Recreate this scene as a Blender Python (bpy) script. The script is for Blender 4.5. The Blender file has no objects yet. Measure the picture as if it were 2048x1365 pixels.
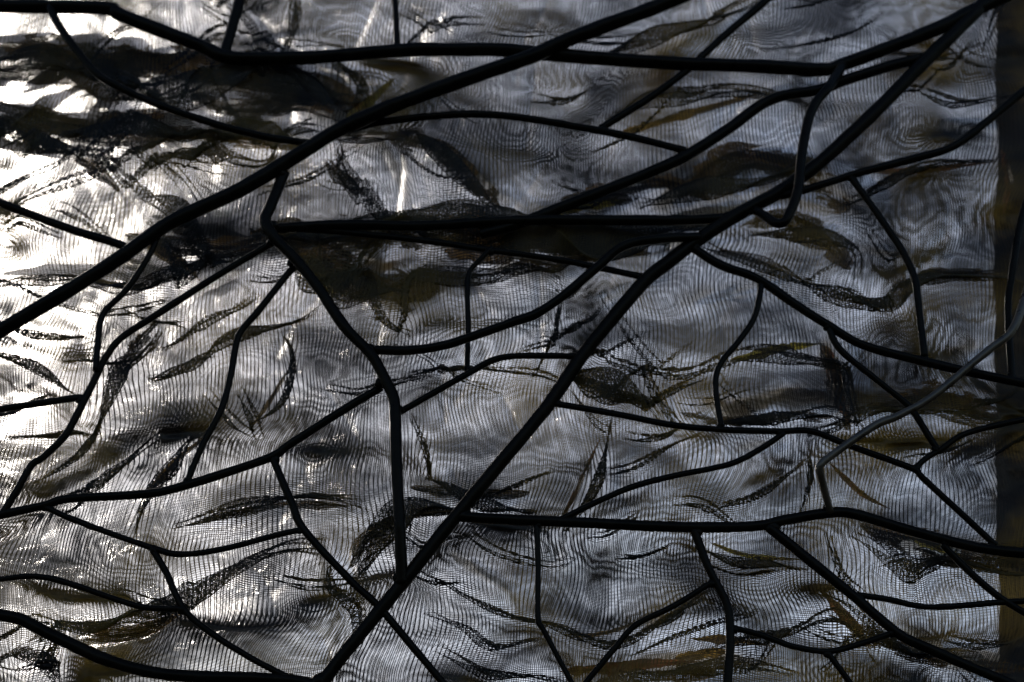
import bpy, math, random
import numpy as np
from mathutils import Vector, Matrix

random.seed(7)
sc = bpy.context.scene
COL = sc.collection

# ------------------------------------------------------------------ camera
PITCH = math.radians(35.0)
FOC, SENS = 50.0, 36.0
D0, TILT = 1.62, 0.50            # distance to the screen at picture centre, lean of the screen
CAM = Vector((0.0, 0.0, 1.55))
R_ = Vector((1, 0, 0))
F_ = Vector((0, math.cos(PITCH), math.sin(PITCH)))
U_ = Vector((0, -math.sin(PITCH), math.cos(PITCH)))
cd = bpy.data.cameras.new('camera')
cam = bpy.data.objects.new('camera', cd)
COL.objects.link(cam)
cam.location = CAM
cam.rotation_euler = (math.radians(90) + PITCH, 0, 0)
cd.lens = FOC
cd.sensor_width = SENS
cd.clip_start = 0.02
cd.clip_end = 500
cd.dof.use_dof = True
cd.dof.focus_distance = 1.50
cd.dof.aperture_fstop = 3.6
sc.camera = cam

# ------------------------------------------------------------------ light
SUN_AZ = math.radians(-24.5)      # left of the viewing direction (+Y)
SUN_EL = math.radians(30.5)
w = bpy.data.worlds.new("World")
sc.world = w
w.use_nodes = True
wt = w.node_tree
bg = wt.nodes['Background']
sky = wt.nodes.new('ShaderNodeTexSky')
sky.sky_type = 'NISHITA'
sky.sun_disc = False
sky.sun_elevation = SUN_EL
sky.sun_rotation = SUN_AZ
sky.air_density = 1.0
sky.dust_density = 1.0
sky.ozone_density = 1.6
wt.links.new(sky.outputs[0], bg.inputs[0])
bg.inputs[1].default_value = 0.092
sd = bpy.data.lights.new('sun', 'SUN')
sd.energy = 2.6
sd.angle = math.radians(0.5)
sd.color = (1.0, 0.91, 0.80)
so = bpy.data.objects.new('sun', sd)
COL.objects.link(so)
sdir = Vector((math.sin(SUN_AZ) * math.cos(SUN_EL), math.cos(SUN_AZ) * math.cos(SUN_EL), math.sin(SUN_EL)))
so.rotation_euler = (-sdir).to_track_quat('-Z', 'Y').to_euler()
so.location = (-2, 4, 5)

sc.view_settings.view_transform = 'Standard'
sc.view_settings.look = 'None'
sc.view_settings.gamma = 1.0
sc.view_settings.use_curve_mapping = False
sc.view_settings.exposure = 0.48
sc.render.engine = 'CYCLES'
sc.cycles.transparent_max_bounces = 48
sc.cycles.max_bounces = 10

# ------------------------------------------------------------------ the frame of the leaning screen
# screen axes: X right, Y up along the screen, Z out of it towards the viewer's side
Yl = (U_ + F_ * TILT).normalized()
Zl = R_.cross(Yl)
O_ = CAM + F_ * D0
M = Matrix(((R_.x, Yl.x, Zl.x, O_.x), (R_.y, Yl.y, Zl.y, O_.y), (R_.z, Yl.z, Zl.z, O_.z), (0, 0, 0, 1)))
YF, YU = Yl.dot(F_), Yl.dot(U_)
ZF, ZU = Zl.dot(F_), Zl.dot(U_)

def loc(px, py, z=0.0):
    """survey coordinates (1/2048 of the opening) to screen metres at height z over the screen"""
    px = np.asarray(px, float); py = np.asarray(py, float); z = np.asarray(z, float)
    xn = (px - 1024) / 2048 * SENS / FOC
    yn = (682.5 - py) / 2048 * SENS / FOC
    Y = (yn * (D0 + z * ZF) - z * ZU) / (YU - yn * YF)
    d = D0 + Y * YF + z * ZF
    return np.stack([xn * d, Y, z + 0 * Y], -1)

def tag(o, label=None, cat=None, group=None, kind=None):
    if label: o['label'] = label
    if cat: o['category'] = cat
    if group: o['group'] = group
    if kind: o['kind'] = kind
    return o

def empty(name):
    o = bpy.data.objects.new(name, None)
    o.empty_display_size = 0.05
    COL.objects.link(o)
    return o

def mesh_obj(name, verts, faces, mat, parent=None, smooth=True, uv=None):
    me = bpy.data.meshes.new(name)
    verts = np.asarray(verts, np.float32)
    if isinstance(faces, np.ndarray):
        n = len(faces); k = faces.shape[1]
        me.vertices.add(len(verts)); me.vertices.foreach_set('co', verts.ravel())
        me.loops.add(n * k); me.loops.foreach_set('vertex_index', faces.ravel().astype(np.int32))
        me.polygons.add(n)
        me.polygons.foreach_set('loop_start', np.arange(0, n * k, k, dtype=np.int32))
        me.polygons.foreach_set('loop_total', np.full(n, k, np.int32))
        me.update(calc_edges=True)
    else:
        me.from_pydata(verts.tolist(), [], faces); me.update()
    if uv is not None:
        ul = me.uv_layers.new(name='UVMap')
        li = np.empty(len(me.loops), np.int32); me.loops.foreach_get('vertex_index', li)
        ul.data.foreach_set('uv', np.asarray(uv, np.float32)[li].ravel())
    if smooth:
        me.polygons.foreach_set('use_smooth', np.ones(len(me.polygons), bool))
    me.materials.append(mat)
    o = bpy.data.objects.new(name, me)
    COL.objects.link(o)
    if parent is not None: o.parent = parent
    return o

# ------------------------------------------------------------------ numeric noise
def vnoise(x, y, seed, n=64):
    rs = np.random.RandomState(seed)
    g = rs.rand(n, n) * 2 - 1
    xi = np.floor(x).astype(int); yi = np.floor(y).astype(int)
    fx = x - xi; fy = y - yi
    fx = fx * fx * fx * (fx * (fx * 6 - 15) + 10); fy = fy * fy * fy * (fy * (fy * 6 - 15) + 10)
    a = g[yi % n, xi % n]; b = g[yi % n, (xi + 1) % n]
    c = g[(yi + 1) % n, xi % n]; d = g[(yi + 1) % n, (xi + 1) % n]
    return (a * (1 - fx) + b * fx) * (1 - fy) + (c * (1 - fx) + d * fx) * fy

def fbm(x, y, seed, octv=3, gain=0.5):
    s = 0; a = 1; 
    for i in range(octv):
        s = s + a * vnoise(x * 2 ** i + 17.3 * i, y * 2 ** i + 5.1 * i, seed + i)
        a *= gain
    return s

def catmull(pts, step=6.0):
    P = np.asarray(pts, float)
    P = np.vstack([2 * P[0] - P[1], P, 2 * P[-1] - P[-2]])
    out = []
    for i in range(1, len(P) - 2):
        L = np.hypot(*(P[i + 1] - P[i])[:2]); n = max(2, int(L / step))
        t = np.linspace(0, 1, n, endpoint=False)[:, None]
        p0, p1, p2, p3 = P[i - 1], P[i], P[i + 1], P[i + 2]
        out.append(0.5 * (2 * p1 + (p2 - p0) * t + (2 * p0 - 5 * p1 + 4 * p2 - p3) * t ** 2 + (3 * p1 - p0 - 3 * p2 + p3) * t ** 3))
    out.append(P[-2][None]); return np.vstack(out)

# ------------------------------------------------------------------ materials
def newmat(name):
    m = bpy.data.materials.new(name); m.use_nodes = True
    nt = m.node_tree; nt.nodes.clear()
    return m, nt, nt.nodes, nt.links

def N(nodes, t, **kw):
    n = nodes.new(t)
    for k, v in kw.items(): setattr(n, k, v)
    return n

def math_n(nodes, links, op, a, b=None, c=None):
    n = nodes.new('ShaderNodeMath'); n.operation = op
    for i, v in enumerate((a, b, c)):
        if v is None: continue
        if isinstance(v, (int, float)): n.inputs[i].default_value = v
        else: links.new(v, n.inputs[i])
    return n.outputs[0]

def metal_mat(name, base, rough, spec=0.3):
    m, nt, nd, lk = newmat(name)
    out = N(nd, 'ShaderNodeOutputMaterial'); p = N(nd, 'ShaderNodeBsdfPrincipled')
    tc = N(nd, 'ShaderNodeTexCoord')
    n1 = N(nd, 'ShaderNodeTexNoise'); n1.inputs['Scale'].default_value = 60; n1.inputs['Detail'].default_value = 5
    n2 = N(nd, 'ShaderNodeTexNoise'); n2.inputs['Scale'].default_value = 420; n2.inputs['Detail'].default_value = 3
    lk.new(tc.outputs['Object'], n1.inputs['Vector']); lk.new(tc.outputs['Object'], n2.inputs['Vector'])
    cr = N(nd, 'ShaderNodeValToRGB')
    cr.color_ramp.elements[0].position = 0.35; cr.color_ramp.elements[1].position = 0.75
    cr.color_ramp.elements[0].color = (*[c * 0.6 for c in base], 1); cr.color_ramp.elements[1].color = (*[c * 1.5 for c in base], 1)
    lk.new(n1.outputs[0], cr.inputs[0]); lk.new(cr.outputs[0], p.inputs['Base Color'])
    r = math_n(nd, lk, 'MULTIPLY_ADD', n1.outputs[0], 0.3, rough - 0.15); lk.new(r, p.inputs['Roughness'])
    p.inputs['Specular IOR Level'].default_value = spec
    b = N(nd, 'ShaderNodeBump'); b.inputs['Strength'].default_value = 0.35; b.inputs['Distance'].default_value = 0.0006
    h = math_n(nd, lk, 'ADD', n1.outputs[0], n2.outputs[0]); lk.new(h, b.inputs['Height']); lk.new(b.outputs[0], p.inputs['Normal'])
    lk.new(p.outputs[0], out.inputs[0]); return m

def net_mat(name, warp_p, weft_p, warp_w, weft_w, col, seedv, tint=(0.10, 0.075, 0.02), ragged=False):
    """open weave: dark threads, holes between them"""
    m, nt, nd, lk = newmat(name)
    out = N(nd, 'ShaderNodeOutputMaterial')
    uv = N(nd, 'ShaderNodeUVMap'); uv.uv_map = 'UVMap'
    sp = N(nd, 'ShaderNodeSeparateXYZ'); lk.new(uv.outputs[0], sp.inputs[0])
    nz = N(nd, 'ShaderNodeTexNoise'); nz.inputs['Scale'].default_value = 30; nz.inputs['Detail'].default_value = 3
    lk.new(uv.outputs[0], nz.inputs['Vector'])
    nz2 = N(nd, 'ShaderNodeTexNoise'); nz2.inputs['Scale'].default_value = 55; nz2.inputs['Detail'].default_value = 2
    mp = N(nd, 'ShaderNodeMapping'); mp.inputs['Location'].default_value = (seedv, 3.1, 0); lk.new(uv.outputs[0], mp.inputs[0]); lk.new(mp.outputs[0], nz2.inputs['Vector'])
    u = math_n(nd, lk, 'MULTIPLY_ADD', nz.outputs[0], 0.0016, sp.outputs[0])
    v = math_n(nd, lk, 'MULTIPLY_ADD', nz2.outputs[0], 0.0016, sp.outputs[1])
    pa = N(nd, 'ShaderNodeAttribute'); pa.attribute_name = 'pack'
    pf = math_n(nd, lk, 'POWER', math_n(nd, lk, 'MAXIMUM', pa.outputs['Fac'], 0.75), 1.2) if not ragged else None
    def stripe(c, pitch, wd):
        f = math_n(nd, lk, 'FRACT', math_n(nd, lk, 'DIVIDE', c, pitch))
        d = math_n(nd, lk, 'ABSOLUTE', math_n(nd, lk, 'SUBTRACT', f, 0.5))
        return math_n(nd, lk, 'LESS_THAN', d, math_n(nd, lk, 'MULTIPLY', pf, wd / 2) if pf else wd / 2)
    # slight variation of thread thickness
    a = math_n(nd, lk, 'MAXIMUM', stripe(u, warp_p, warp_w), stripe(v, weft_p, weft_w))
    if ragged:
        rg = N(nd, 'ShaderNodeTexNoise'); rg.inputs['Scale'].default_value = 26; rg.inputs['Detail'].default_value = 6
        tco = N(nd, 'ShaderNodeTexCoord'); mpr = N(nd, 'ShaderNodeMapping'); mpr.inputs['Scale'].default_value = (0.6, 1.5, 1)
        lk.new(tco.outputs['Object'], mpr.inputs[0]); lk.new(mpr.outputs[0], rg.inputs['Vector'])
        at = N(nd, 'ShaderNodeAttribute'); at.attribute_name = 'edge'
        keep = math_n(nd, lk, 'LESS_THAN', math_n(nd, lk, 'MULTIPLY_ADD', at.outputs['Fac'], 0.22, rg.outputs[0]), 0.60)
        a = math_n(nd, lk, 'MULTIPLY', a, keep)
    th = N(nd, 'ShaderNodeBsdfPrincipled')
    cr = N(nd, 'ShaderNodeValToRGB'); nz3 = N(nd, 'ShaderNodeTexNoise'); nz3.inputs['Scale'].default_value = 7; nz3.inputs['Detail'].default_value = 4
    lk.new(uv.outputs[0], nz3.inputs['Vector'])
    cr.color_ramp.elements[0].position = 0.45; cr.color_ramp.elements[1].position = 0.65
    cr.color_ramp.elements[0].color = (*col, 1); cr.color_ramp.elements[1].color = (*tint, 1)
    lk.new(nz3.outputs[0], cr.inputs[0]); lk.new(cr.outputs[0], th.inputs['Base Color'])
    th.inputs['Roughness'].default_value = 0.38; th.inputs['Specular IOR Level'].default_value = 0.3
    tr = N(nd, 'ShaderNodeBsdfTranslucent'); lk.new(cr.outputs[0], tr.inputs[0])
    mx0 = N(nd, 'ShaderNodeMixShader'); mx0.inputs[0].default_value = 0.5
    lk.new(th.outputs[0], mx0.inputs[1]); lk.new(tr.outputs[0], mx0.inputs[2])
    tp = N(nd, 'ShaderNodeBsdfTransparent')
    mx = N(nd, 'ShaderNodeMixShader')
    lk.new(a, mx.inputs[0]); lk.new(tp.outputs[0], mx.inputs[1]); lk.new(mx0.outputs[0], mx.inputs[2])
    lk.new(mx.outputs[0], out.inputs[0])
    return m

def film_mat():
    m, nt, nd, lk = newmat('crinkled_film')
    out = N(nd, 'ShaderNodeOutputMaterial'); tc = N(nd, 'ShaderNodeTexCoord')
    n1 = N(nd, 'ShaderNodeTexNoise'); n1.inputs['Scale'].default_value = 9; n1.inputs['Detail'].default_value = 6; n1.inputs['Distortion'].default_value = 1.2
    lk.new(tc.outputs['Object'], n1.inputs['Vector'])
    vo = N(nd, 'ShaderNodeTexNoise'); vo.noise_type = 'RIDGED_MULTIFRACTAL'; vo.inputs['Scale'].default_value = 7; vo.inputs['Detail'].default_value = 5
    mp = N(nd, 'ShaderNodeMapping'); mp.inputs['Rotation'].default_value = (0, 0, 0.6); mp.inputs['Scale'].default_value = (1.0, 2.2, 1)
    lk.new(tc.outputs['Object'], mp.inputs[0]); lk.new(mp.outputs[0], vo.inputs['Vector'])
    b = N(nd, 'ShaderNodeBump'); b.inputs['Strength'].default_value = 1.0; b.inputs['Distance'].default_value = 0.0045
    lk.new(vo.outputs[0], b.inputs['Height'])
    b2 = N(nd, 'ShaderNodeBump'); b2.inputs['Strength'].default_value = 0.8; b2.inputs['Distance'].default_value = 0.006
    lk.new(n1.outputs[0], b2.inputs['Height']); lk.new(b.outputs[0], b2.inputs['Normal'])
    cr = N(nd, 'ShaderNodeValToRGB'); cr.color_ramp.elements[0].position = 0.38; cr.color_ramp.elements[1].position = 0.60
    cr.color_ramp.elements[0].color = (0.15, 0.153, 0.16, 1); cr.color_ramp.elements[1].color = (0.92, 0.925, 0.93, 1)  # cloudy soft shadow and blotchy reflection painted as noise in the film colour
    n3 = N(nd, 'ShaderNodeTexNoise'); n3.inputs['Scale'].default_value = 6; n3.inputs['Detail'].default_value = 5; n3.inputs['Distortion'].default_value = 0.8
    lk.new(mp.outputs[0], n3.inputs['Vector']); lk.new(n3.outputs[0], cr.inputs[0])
    rf = N(nd, 'ShaderNodeBsdfRefraction'); rf.inputs['IOR'].default_value = 1.35; rf.inputs['Roughness'].default_value = 0.56
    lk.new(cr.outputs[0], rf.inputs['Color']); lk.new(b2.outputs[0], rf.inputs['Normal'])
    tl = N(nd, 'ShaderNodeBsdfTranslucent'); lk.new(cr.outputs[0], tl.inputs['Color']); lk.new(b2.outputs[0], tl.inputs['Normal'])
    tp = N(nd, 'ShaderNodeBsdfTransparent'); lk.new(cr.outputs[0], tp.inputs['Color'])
    gl = N(nd, 'ShaderNodeBsdfGlossy'); gl.inputs['Roughness'].default_value = 0.15; lk.new(b2.outputs[0], gl.inputs['Normal'])
    def mix(f, a, c):
        x = N(nd, 'ShaderNodeMixShader'); x.inputs[0].default_value = f
        lk.new(a, x.inputs[1]); lk.new(c, x.inputs[2]); return x.outputs[0]
    n4 = N(nd, 'ShaderNodeTexNoise'); n4.inputs['Scale'].default_value = 16; n4.inputs['Detail'].default_value = 7; n4.inputs['Distortion'].default_value = 1.0
    mp4 = N(nd, 'ShaderNodeMapping'); mp4.inputs['Rotation'].default_value = (0, 0, -1.0); mp4.inputs['Scale'].default_value = (1.0, 2.6, 1)
    lk.new(tc.outputs['Object'], mp4.inputs[0]); lk.new(mp4.outputs[0], n4.inputs['Vector'])
    b4 = N(nd, 'ShaderNodeBump'); b4.inputs['Strength'].default_value = 1.0; b4.inputs['Distance'].default_value = 0.028
    lk.new(n4.outputs[0], b4.inputs['Height']); lk.new(b2.outputs[0], b4.inputs['Normal'])
    r2 = N(nd, 'ShaderNodeBsdfRefraction'); r2.inputs['IOR'].default_value = 1.4; r2.inputs['Roughness'].default_value = 0.26; lk.new(b4.outputs[0], r2.inputs['Normal'])
    s = mix(0.30, rf.outputs[0], tl.outputs[0]); s = mix(0.06, s, r2.outputs[0]); s = mix(0.30, s, tp.outputs[0]); s = mix(0.06, s, gl.outputs[0])
    lk.new(s, out.inputs[0]); return m

def leaf_mat(name, col, col2):
    m, nt, nd, lk = newmat(name)
    out = N(nd, 'ShaderNodeOutputMaterial'); tc = N(nd, 'ShaderNodeTexCoord')
    n1 = N(nd, 'ShaderNodeTexNoise'); n1.inputs['Scale'].default_value = 45; n1.inputs['Detail'].default_value = 5
    lk.new(tc.outputs['Object'], n1.inputs['Vector'])
    cr = N(nd, 'ShaderNodeValToRGB'); cr.color_ramp.elements[0].position = 0.35; cr.color_ramp.elements[1].position = 0.65
    cr.color_ramp.elements[0].color = (*col, 1); cr.color_ramp.elements[1].color = (*col2, 1)
    lk.new(n1.outputs[0], cr.inputs[0])
    p = N(nd, 'ShaderNodeBsdfPrincipled'); p.inputs['Roughness'].default_value = 0.5; lk.new(cr.outputs[0], p.inputs['Base Color'])
    tl = N(nd, 'ShaderNodeBsdfTranslucent'); lk.new(cr.outputs[0], tl.inputs[0])
    mx = N(nd, 'ShaderNodeMixShader'); mx.inputs[0].default_value = 0.6
    lk.new(p.outputs[0], mx.inputs[1]); lk.new(tl.outputs[0], mx.inputs[2]); lk.new(mx.outputs[0], out.inputs[0]); return m

M_black = metal_mat('black_painted_steel', (0.005, 0.0045, 0.0035), 0.33, 0.06)
M_grey = metal_mat('front_lit_steel', (0.045, 0.036, 0.027), 0.30, 0.45)  # grey base stands for front light falling on the same black steel
M_net1 = net_mat('black_net_threads', 0.0039, 0.00118, 0.24, 0.42, (0.010, 0.010, 0.010), 1.0)
M_net2 = net_mat('dark_net_threads', 0.00388, 0.00119, 0.22, 0.42, (0.012, 0.011, 0.010), 7.0)
M_dense = net_mat('gathered_net_threads', 0.0017, 0.0012, 0.70, 0.68, (0.010, 0.009, 0.007), 4.0, (0.20, 0.12, 0.03), True)
M_film = film_mat()

# ------------------------------------------------------------------ dark post at the right, with what stands behind the net
def post_mat():
    m, nt, nd, lk = newmat('dark_weathered_timber')
    out = N(nd, 'ShaderNodeOutputMaterial'); p = N(nd, 'ShaderNodeBsdfPrincipled'); tc = N(nd, 'ShaderNodeTexCoord')
    mp = N(nd, 'ShaderNodeMapping'); mp.inputs['Scale'].default_value = (30, 4, 30); lk.new(tc.outputs['Object'], mp.inputs[0])
    n1 = N(nd, 'ShaderNodeTexNoise'); n1.inputs['Scale'].default_value = 1.5; n1.inputs['Detail'].default_value = 7; lk.new(mp.outputs[0], n1.inputs['Vector'])
    cr = N(nd, 'ShaderNodeValToRGB'); cr.color_ramp.elements[0].position = 0.4; cr.color_ramp.elements[1].position = 0.68
    cr.color_ramp.elements[0].color = (0.005, 0.004, 0.003, 1); cr.color_ramp.elements[1].color = (0.030, 0.021, 0.014, 1)
    lk.new(n1.outputs[0], cr.inputs[0]); lk.new(cr.outputs[0], p.inputs['Base Color']); p.inputs['Roughness'].default_value = 0.8
    b = N(nd, 'ShaderNodeBump'); b.inputs['Distance'].default_value = 0.004; lk.new(n1.outputs[0], b.inputs['Height']); lk.new(b.outputs[0], p.inputs['Normal'])
    lk.new(p.outputs[0], out.inputs[0]); return m
M_post = post_mat()

def make_post():
    ys = np.linspace(-260, 1640, 120)
    edge = 1984 + 8 * vnoise(ys / 60, ys * 0, 5) + np.where(ys > 1100, 12, 0) + 2 * vnoise(ys / 14, ys * 0, 8)
    v = []
    for y, e in zip(ys, edge):
        a = loc(e, y, -0.25); 
        w_ = 0.26
        v += [a, a + [w_, 0, 0], a + [w_, 0, -0.10], a + [0.045, 0, -0.10]]
    f = []
    for i in range(len(ys) - 1):
        for k in range(4):
            f.append([i * 4 + k, i * 4 + (k + 1) % 4, i * 4 + 4 + (k + 1) % 4, i * 4 + 4 + k])
    f.append([0, 1, 2, 3]); f.append([len(v) - 4 + k for k in (3, 2, 1, 0)])
    o = mesh_obj('timber_post', v, f, M_post, smooth=False)
    o.matrix_world = M
    tag(o, 'dark upright timber post seen through the net along the right edge', 'post')
make_post()

# ------------------------------------------------------------------ translucent film stretched behind the nets
def grid(x0, x1, y0, y1, st):
    xs = np.arange(x0, x1 + st, st); ys = np.arange(y0, y1 + st, st)
    X, Y = np.meshgrid(xs.astype(float), ys.astype(float)); nx, ny = len(xs), len(ys)
    i = np.arange(nx * ny).reshape(ny, nx)
    f = np.stack([i[:-1, :-1], i[1:, :-1], i[1:, 1:], i[:-1, 1:]], -1).reshape(-1, 4)
    return X.ravel(), Y.ravel(), f

CREASES = [([(765,312),(775,335),(784,352)],4), ([(1072,130),(1064,200),(1052,300)],6), ([(1600,130),(1500,190),(1440,260)],5),
 ([(750,0),(730,50),(700,110)],6), ([(1700,200),(1620,260),(1540,270)],6), ([(1960,440),(1880,480),(1830,560)],6),
 ([(1880,600),(1860,660),(1760,700)],6), ([(560,1230),(640,1270),(660,1330)],8), ([(700,1130),(720,1200),(725,1260)],6), ([(1470,600),(1440,640),(1465,700)],9),
 ([(1260,30),(1350,60),(1450,20)],6), ([(880,30),(830,90),(800,180)],5), ([(1000,700),(1100,640),(1180,660)],5), ([(420,1100),(520,1150),(560,1260)],10),
 ([(1850,150),(1760,240),(1700,300)],7), ([(520,40),(600,120),(680,150)],8), ([(640,880),(600,960),(560,1040)],8), ([(1300,880),(1240,960),(1260,1020)],6)]
_r = random.Random(5)
for _i in range(60):      # fine random creases, denser towards the upper right where the film is most crumpled
    _x = _r.uniform(520, 2000); _y = _r.uniform(0, 1365) * _r.uniform(0.45, 1.0); _a = _r.choice([1.0, 2.2, 1.5, 0.5]) + _r.gauss(0, 0.25); _l = _r.uniform(25, 90)
    _dx, _dy = math.cos(_a) * _l, -math.sin(_a) * _l
    CREASES.append(([(_x - _dx, _y - _dy), (_x + _r.uniform(-12, 12), _y + _r.uniform(-12, 12)), (_x + _dx, _y + _dy)], _r.uniform(2.5, 6)))
def creases(X, Y):
    z = np.zeros(len(X))
    for pts, wd in CREASES:
        C = catmull(pts, 8.0)
        sel = np.where((X > C[:, 0].min() - 40) & (X < C[:, 0].max() + 40) & (Y > C[:, 1].min() - 40) & (Y < C[:, 1].max() + 40))[0]
        x, y = X[sel], Y[sel]
        d2 = np.full(len(sel), 1e9)
        for q in C: d2 = np.minimum(d2, (x - q[0]) ** 2 + (y - q[1]) ** 2)
        z[sel] += 0.0060 * np.exp(-np.sqrt(d2) / (wd * 1.3))
    return z

def make_film():
    X, Y, f = grid(-420, 1992, -420, 1780, 4)
    X = X + np.where(X > 1965, 5 * vnoise(Y / 70, Y * 0, 3) + np.where(Y > 1100, 8, 0), 0)
    c, s = math.cos(0.35), math.sin(0.35)
    xr, yr = X * c - Y * s, X * s + Y * c
    rid = 1 - np.abs(fbm(xr / 420, yr / 170, 31, 4))
    rid2 = 1 - np.abs(fbm(xr / 170 + 3, yr / 240, 51, 4))
    z = -0.15 + 0.012 * fbm(X / 420, Y / 240, 11, 2) + 0.006 * rid + 0.004 * rid2 + creases(X, Y) - 0.35 * 0.00052 * ((X - 470) + (Y - 1190)) * np.exp(-((X - 470) ** 2 / 170 ** 2 + (Y - 1190) ** 2 / 150 ** 2))
    P = loc(X, Y, z)
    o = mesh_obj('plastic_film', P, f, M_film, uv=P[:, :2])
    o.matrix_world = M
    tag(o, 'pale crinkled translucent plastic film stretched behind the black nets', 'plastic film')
make_film()

# ------------------------------------------------------------------ nets with folds
FOLDS = [  # points, band half width, strength
 ([(690,1150),(722,1085),(780,1042),(850,1025),(920,1018)], 42, 2.6),
 ([(1120,740),(1190,768),(1260,790),(1320,815)], 40, 2.7),
 ([(40,1240),(120,1265),(210,1270),(350,1225),(430,1165),(560,1092),(640,1082)], 38, 2.4),
 ([(180,850),(230,760),(300,670),(340,625)], 30, 2.5),
 ([(1400,490),(1530,548),(1650,568),(1760,582),(1830,562),(2010,556),(2080,570)], 26, 2.6),
 ([(780,540),(850,562),(930,575),(1060,577),(1220,568)], 32, 2.7),
 ([(850,1170),(930,1200),(1010,1228),(1080,1235),(1160,1262),(1260,1268),(1400,1180)], 14, 2.4),
 ([(840,1225),(900,1255),(960,1285),(1080,1278)], 10, 2.3),
 ([(-40,135),(120,118),(300,160),(450,150),(600,150),(700,240)], 55, 2.7),
 ([(-40,205),(100,282),(200,345),(245,385)], 28, 2.6),
 ([(120,240),(260,262),(420,262),(600,292)], 40, 2.6),
 ([(500,470),(700,462),(900,468),(1100,480),(1280,490),(1430,440)], 55, 2.8),
 ([(590,515),(680,560),(780,590),(870,570)], 50, 2.5),
 ([(860,280),(940,350),(1020,435)], 26, 2.6),
 ([(-40,560),(130,540),(320,548),(430,525),(600,470)], 30, 2.6),
 ([(370,1045),(480,1022),(590,1000),(730,1012)], 20, 2.3),
 ([(300,745),(380,705),(450,685)], 14, 2.3),
 ([(470,755),(492,820),(520,880)], 12, 2.3),
 ([(1118,1045),(1150,985),(1180,900),(1215,835)], 14, 2.4),
 ([(1320,1002),(1400,1008),(1490,1045)], 10, 2.2),
 ([(1400,1085),(1480,1108),(1600,1122)], 16, 2.4),
 ([(1230,610),(1320,700),(1400,752)], 9, 2.2),
 ([(920,1078),(990,1112),(1080,1122),(1130,1105)], 7, 2.2),
 ([(1600,1325),(1660,1275),(1760,1268)], 9, 2.2),
 ([(1250,825),(1350,775),(1450,728)], 10, 2.3),
 ([(0,640),(90,665),(180,650)], 12, 2.2),
 ([(-20,735),(80,745),(170,790)], 16, 2.4),
 ([(380,700),(480,650),(640,610)], 18, 2.3),
 ([(60,945),(150,905),(200,840),(230,790)], 12, 2.3),
 ([(100,1010),(210,975),(280,900),(330,850)], 14, 2.3),
 ([(300,1060),(310,1010),(340,960),(420,880)], 16, 2.4),
 ([(500,830),(540,780),(570,700),(560,640)], 13, 2.3),
 ([(690,560),(740,640),(800,690)], 16, 2.3),
 ([(770,690),(800,630),(830,560)], 14, 2.3),
 ([(770,785),(900,760),(1060,755),(1200,790)], 12, 2.3),
 ([(800,850),(825,910),(830,960)], 9, 2.3),
 ([(820,955),(880,965),(960,985),(1060,1000)], 22, 2.4),
 ([(1420,720),(1520,700),(1640,690),(1670,760),(1700,850)], 22, 2.4),
 ([(1400,840),(1500,845),(1620,800),(1720,810)], 18, 2.4),
 ([(1590,860),(1640,830),(1720,790),(1850,800),(2000,830)], 20, 2.4),
 ([(1600,900),(1603,960),(1590,1020)], 8, 2.3),
 ([(1650,1050),(1668,1120),(1720,1200)], 9, 2.2),
 ([(1700,1060),(1800,1130),(1900,1120),(2050,1150)], 30, 2.2),
 ([(1250,240),(1380,230),(1480,200),(1600,195)], 26, 2.5),
 ([(1190,100),(1300,90),(1420,40),(1520,-10)], 24, 2.4),
 ([(1300,400),(1400,370),(1500,340),(1600,300)], 34, 2.5),
 ([(1480,450),(1560,450),(1660,480),(1680,540)], 24, 2.4),
 ([(620,-20),(635,60),(600,110)], 14, 2.4),
 ([(700,120),(730,190),(700,240)], 20, 2.4),
 ([(680,300),(700,360),(760,420),(860,425)], 22, 2.5),
 ([(830,110),(900,60),(1000,40)], 12, 2.2),
 ([(640,1100),(650,1200),(700,1260)], 14, 2.3),
 ([(0,1300),(60,1330),(90,1380)], 26, 2.3),
 ([(60,1365),(90,1300),(110,1250)], 16, 2.3),
 ([(1380,1300),(1500,1270),(1640,1240),(1720,1310)], 18, 2.3),
 ([(1640,1180),(1700,1230),(1800,1290),(1980,1310)], 20, 2.3),
 ([(1330,1340),(1450,1330),(1560,1345)], 24, 2.4),
 ([(860,1300),(980,1340),(1120,1360)], 14, 2.3),
 ([(640,1230),(690,1245),(730,1320)], 16, 2.3),
 ([(250,410),(330,440),(420,500),(520,480)], 26, 2.4),
 ([(300,360),(400,330),(520,350),(560,300)], 20, 2.3),
 ([(1780,180),(1900,205),(2040,190)], 12, 2.2),
 ([(1640,390),(1800,350),(2000,330)], 16, 2.3),
 ([(0,455),(60,440),(150,470)], 10, 2.2),
 ([(1000,720),(1100,690),(1180,640)], 9, 2.0),
]
rr = random.Random(11)
for i in range(80):     # small random sag creases
    x, y = rr.uniform(-50, 2050), rr.uniform(-30, 1380); L = rr.uniform(50, 130); a = rr.gauss(0.12, 0.4)
    dx, dy = math.cos(a) * L, -math.sin(a) * L; sg = rr.uniform(5, 26)
    FOLDS.append(([(x - dx, y - dy), (x, y + sg), (x + dx, y + dy)], rr.uniform(5, 11), rr.uniform(1.7, 2.4)))

for i in range(44):     # finer slanting creases where the net is most crumpled
    x, y = rr.uniform(-40, 800), rr.uniform(60, 620); L = rr.uniform(60, 150); a = rr.choice([0.45, -0.5, 0.2]) + rr.gauss(0, 0.2)
    dx, dy = math.cos(a) * L, -math.sin(a) * L; sg = rr.uniform(-18, 22)
    FOLDS.append(([(x - dx, y - dy), (x, y + sg), (x + dx, y + dy)], rr.uniform(7, 16), rr.uniform(2.0, 2.6)))

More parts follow.
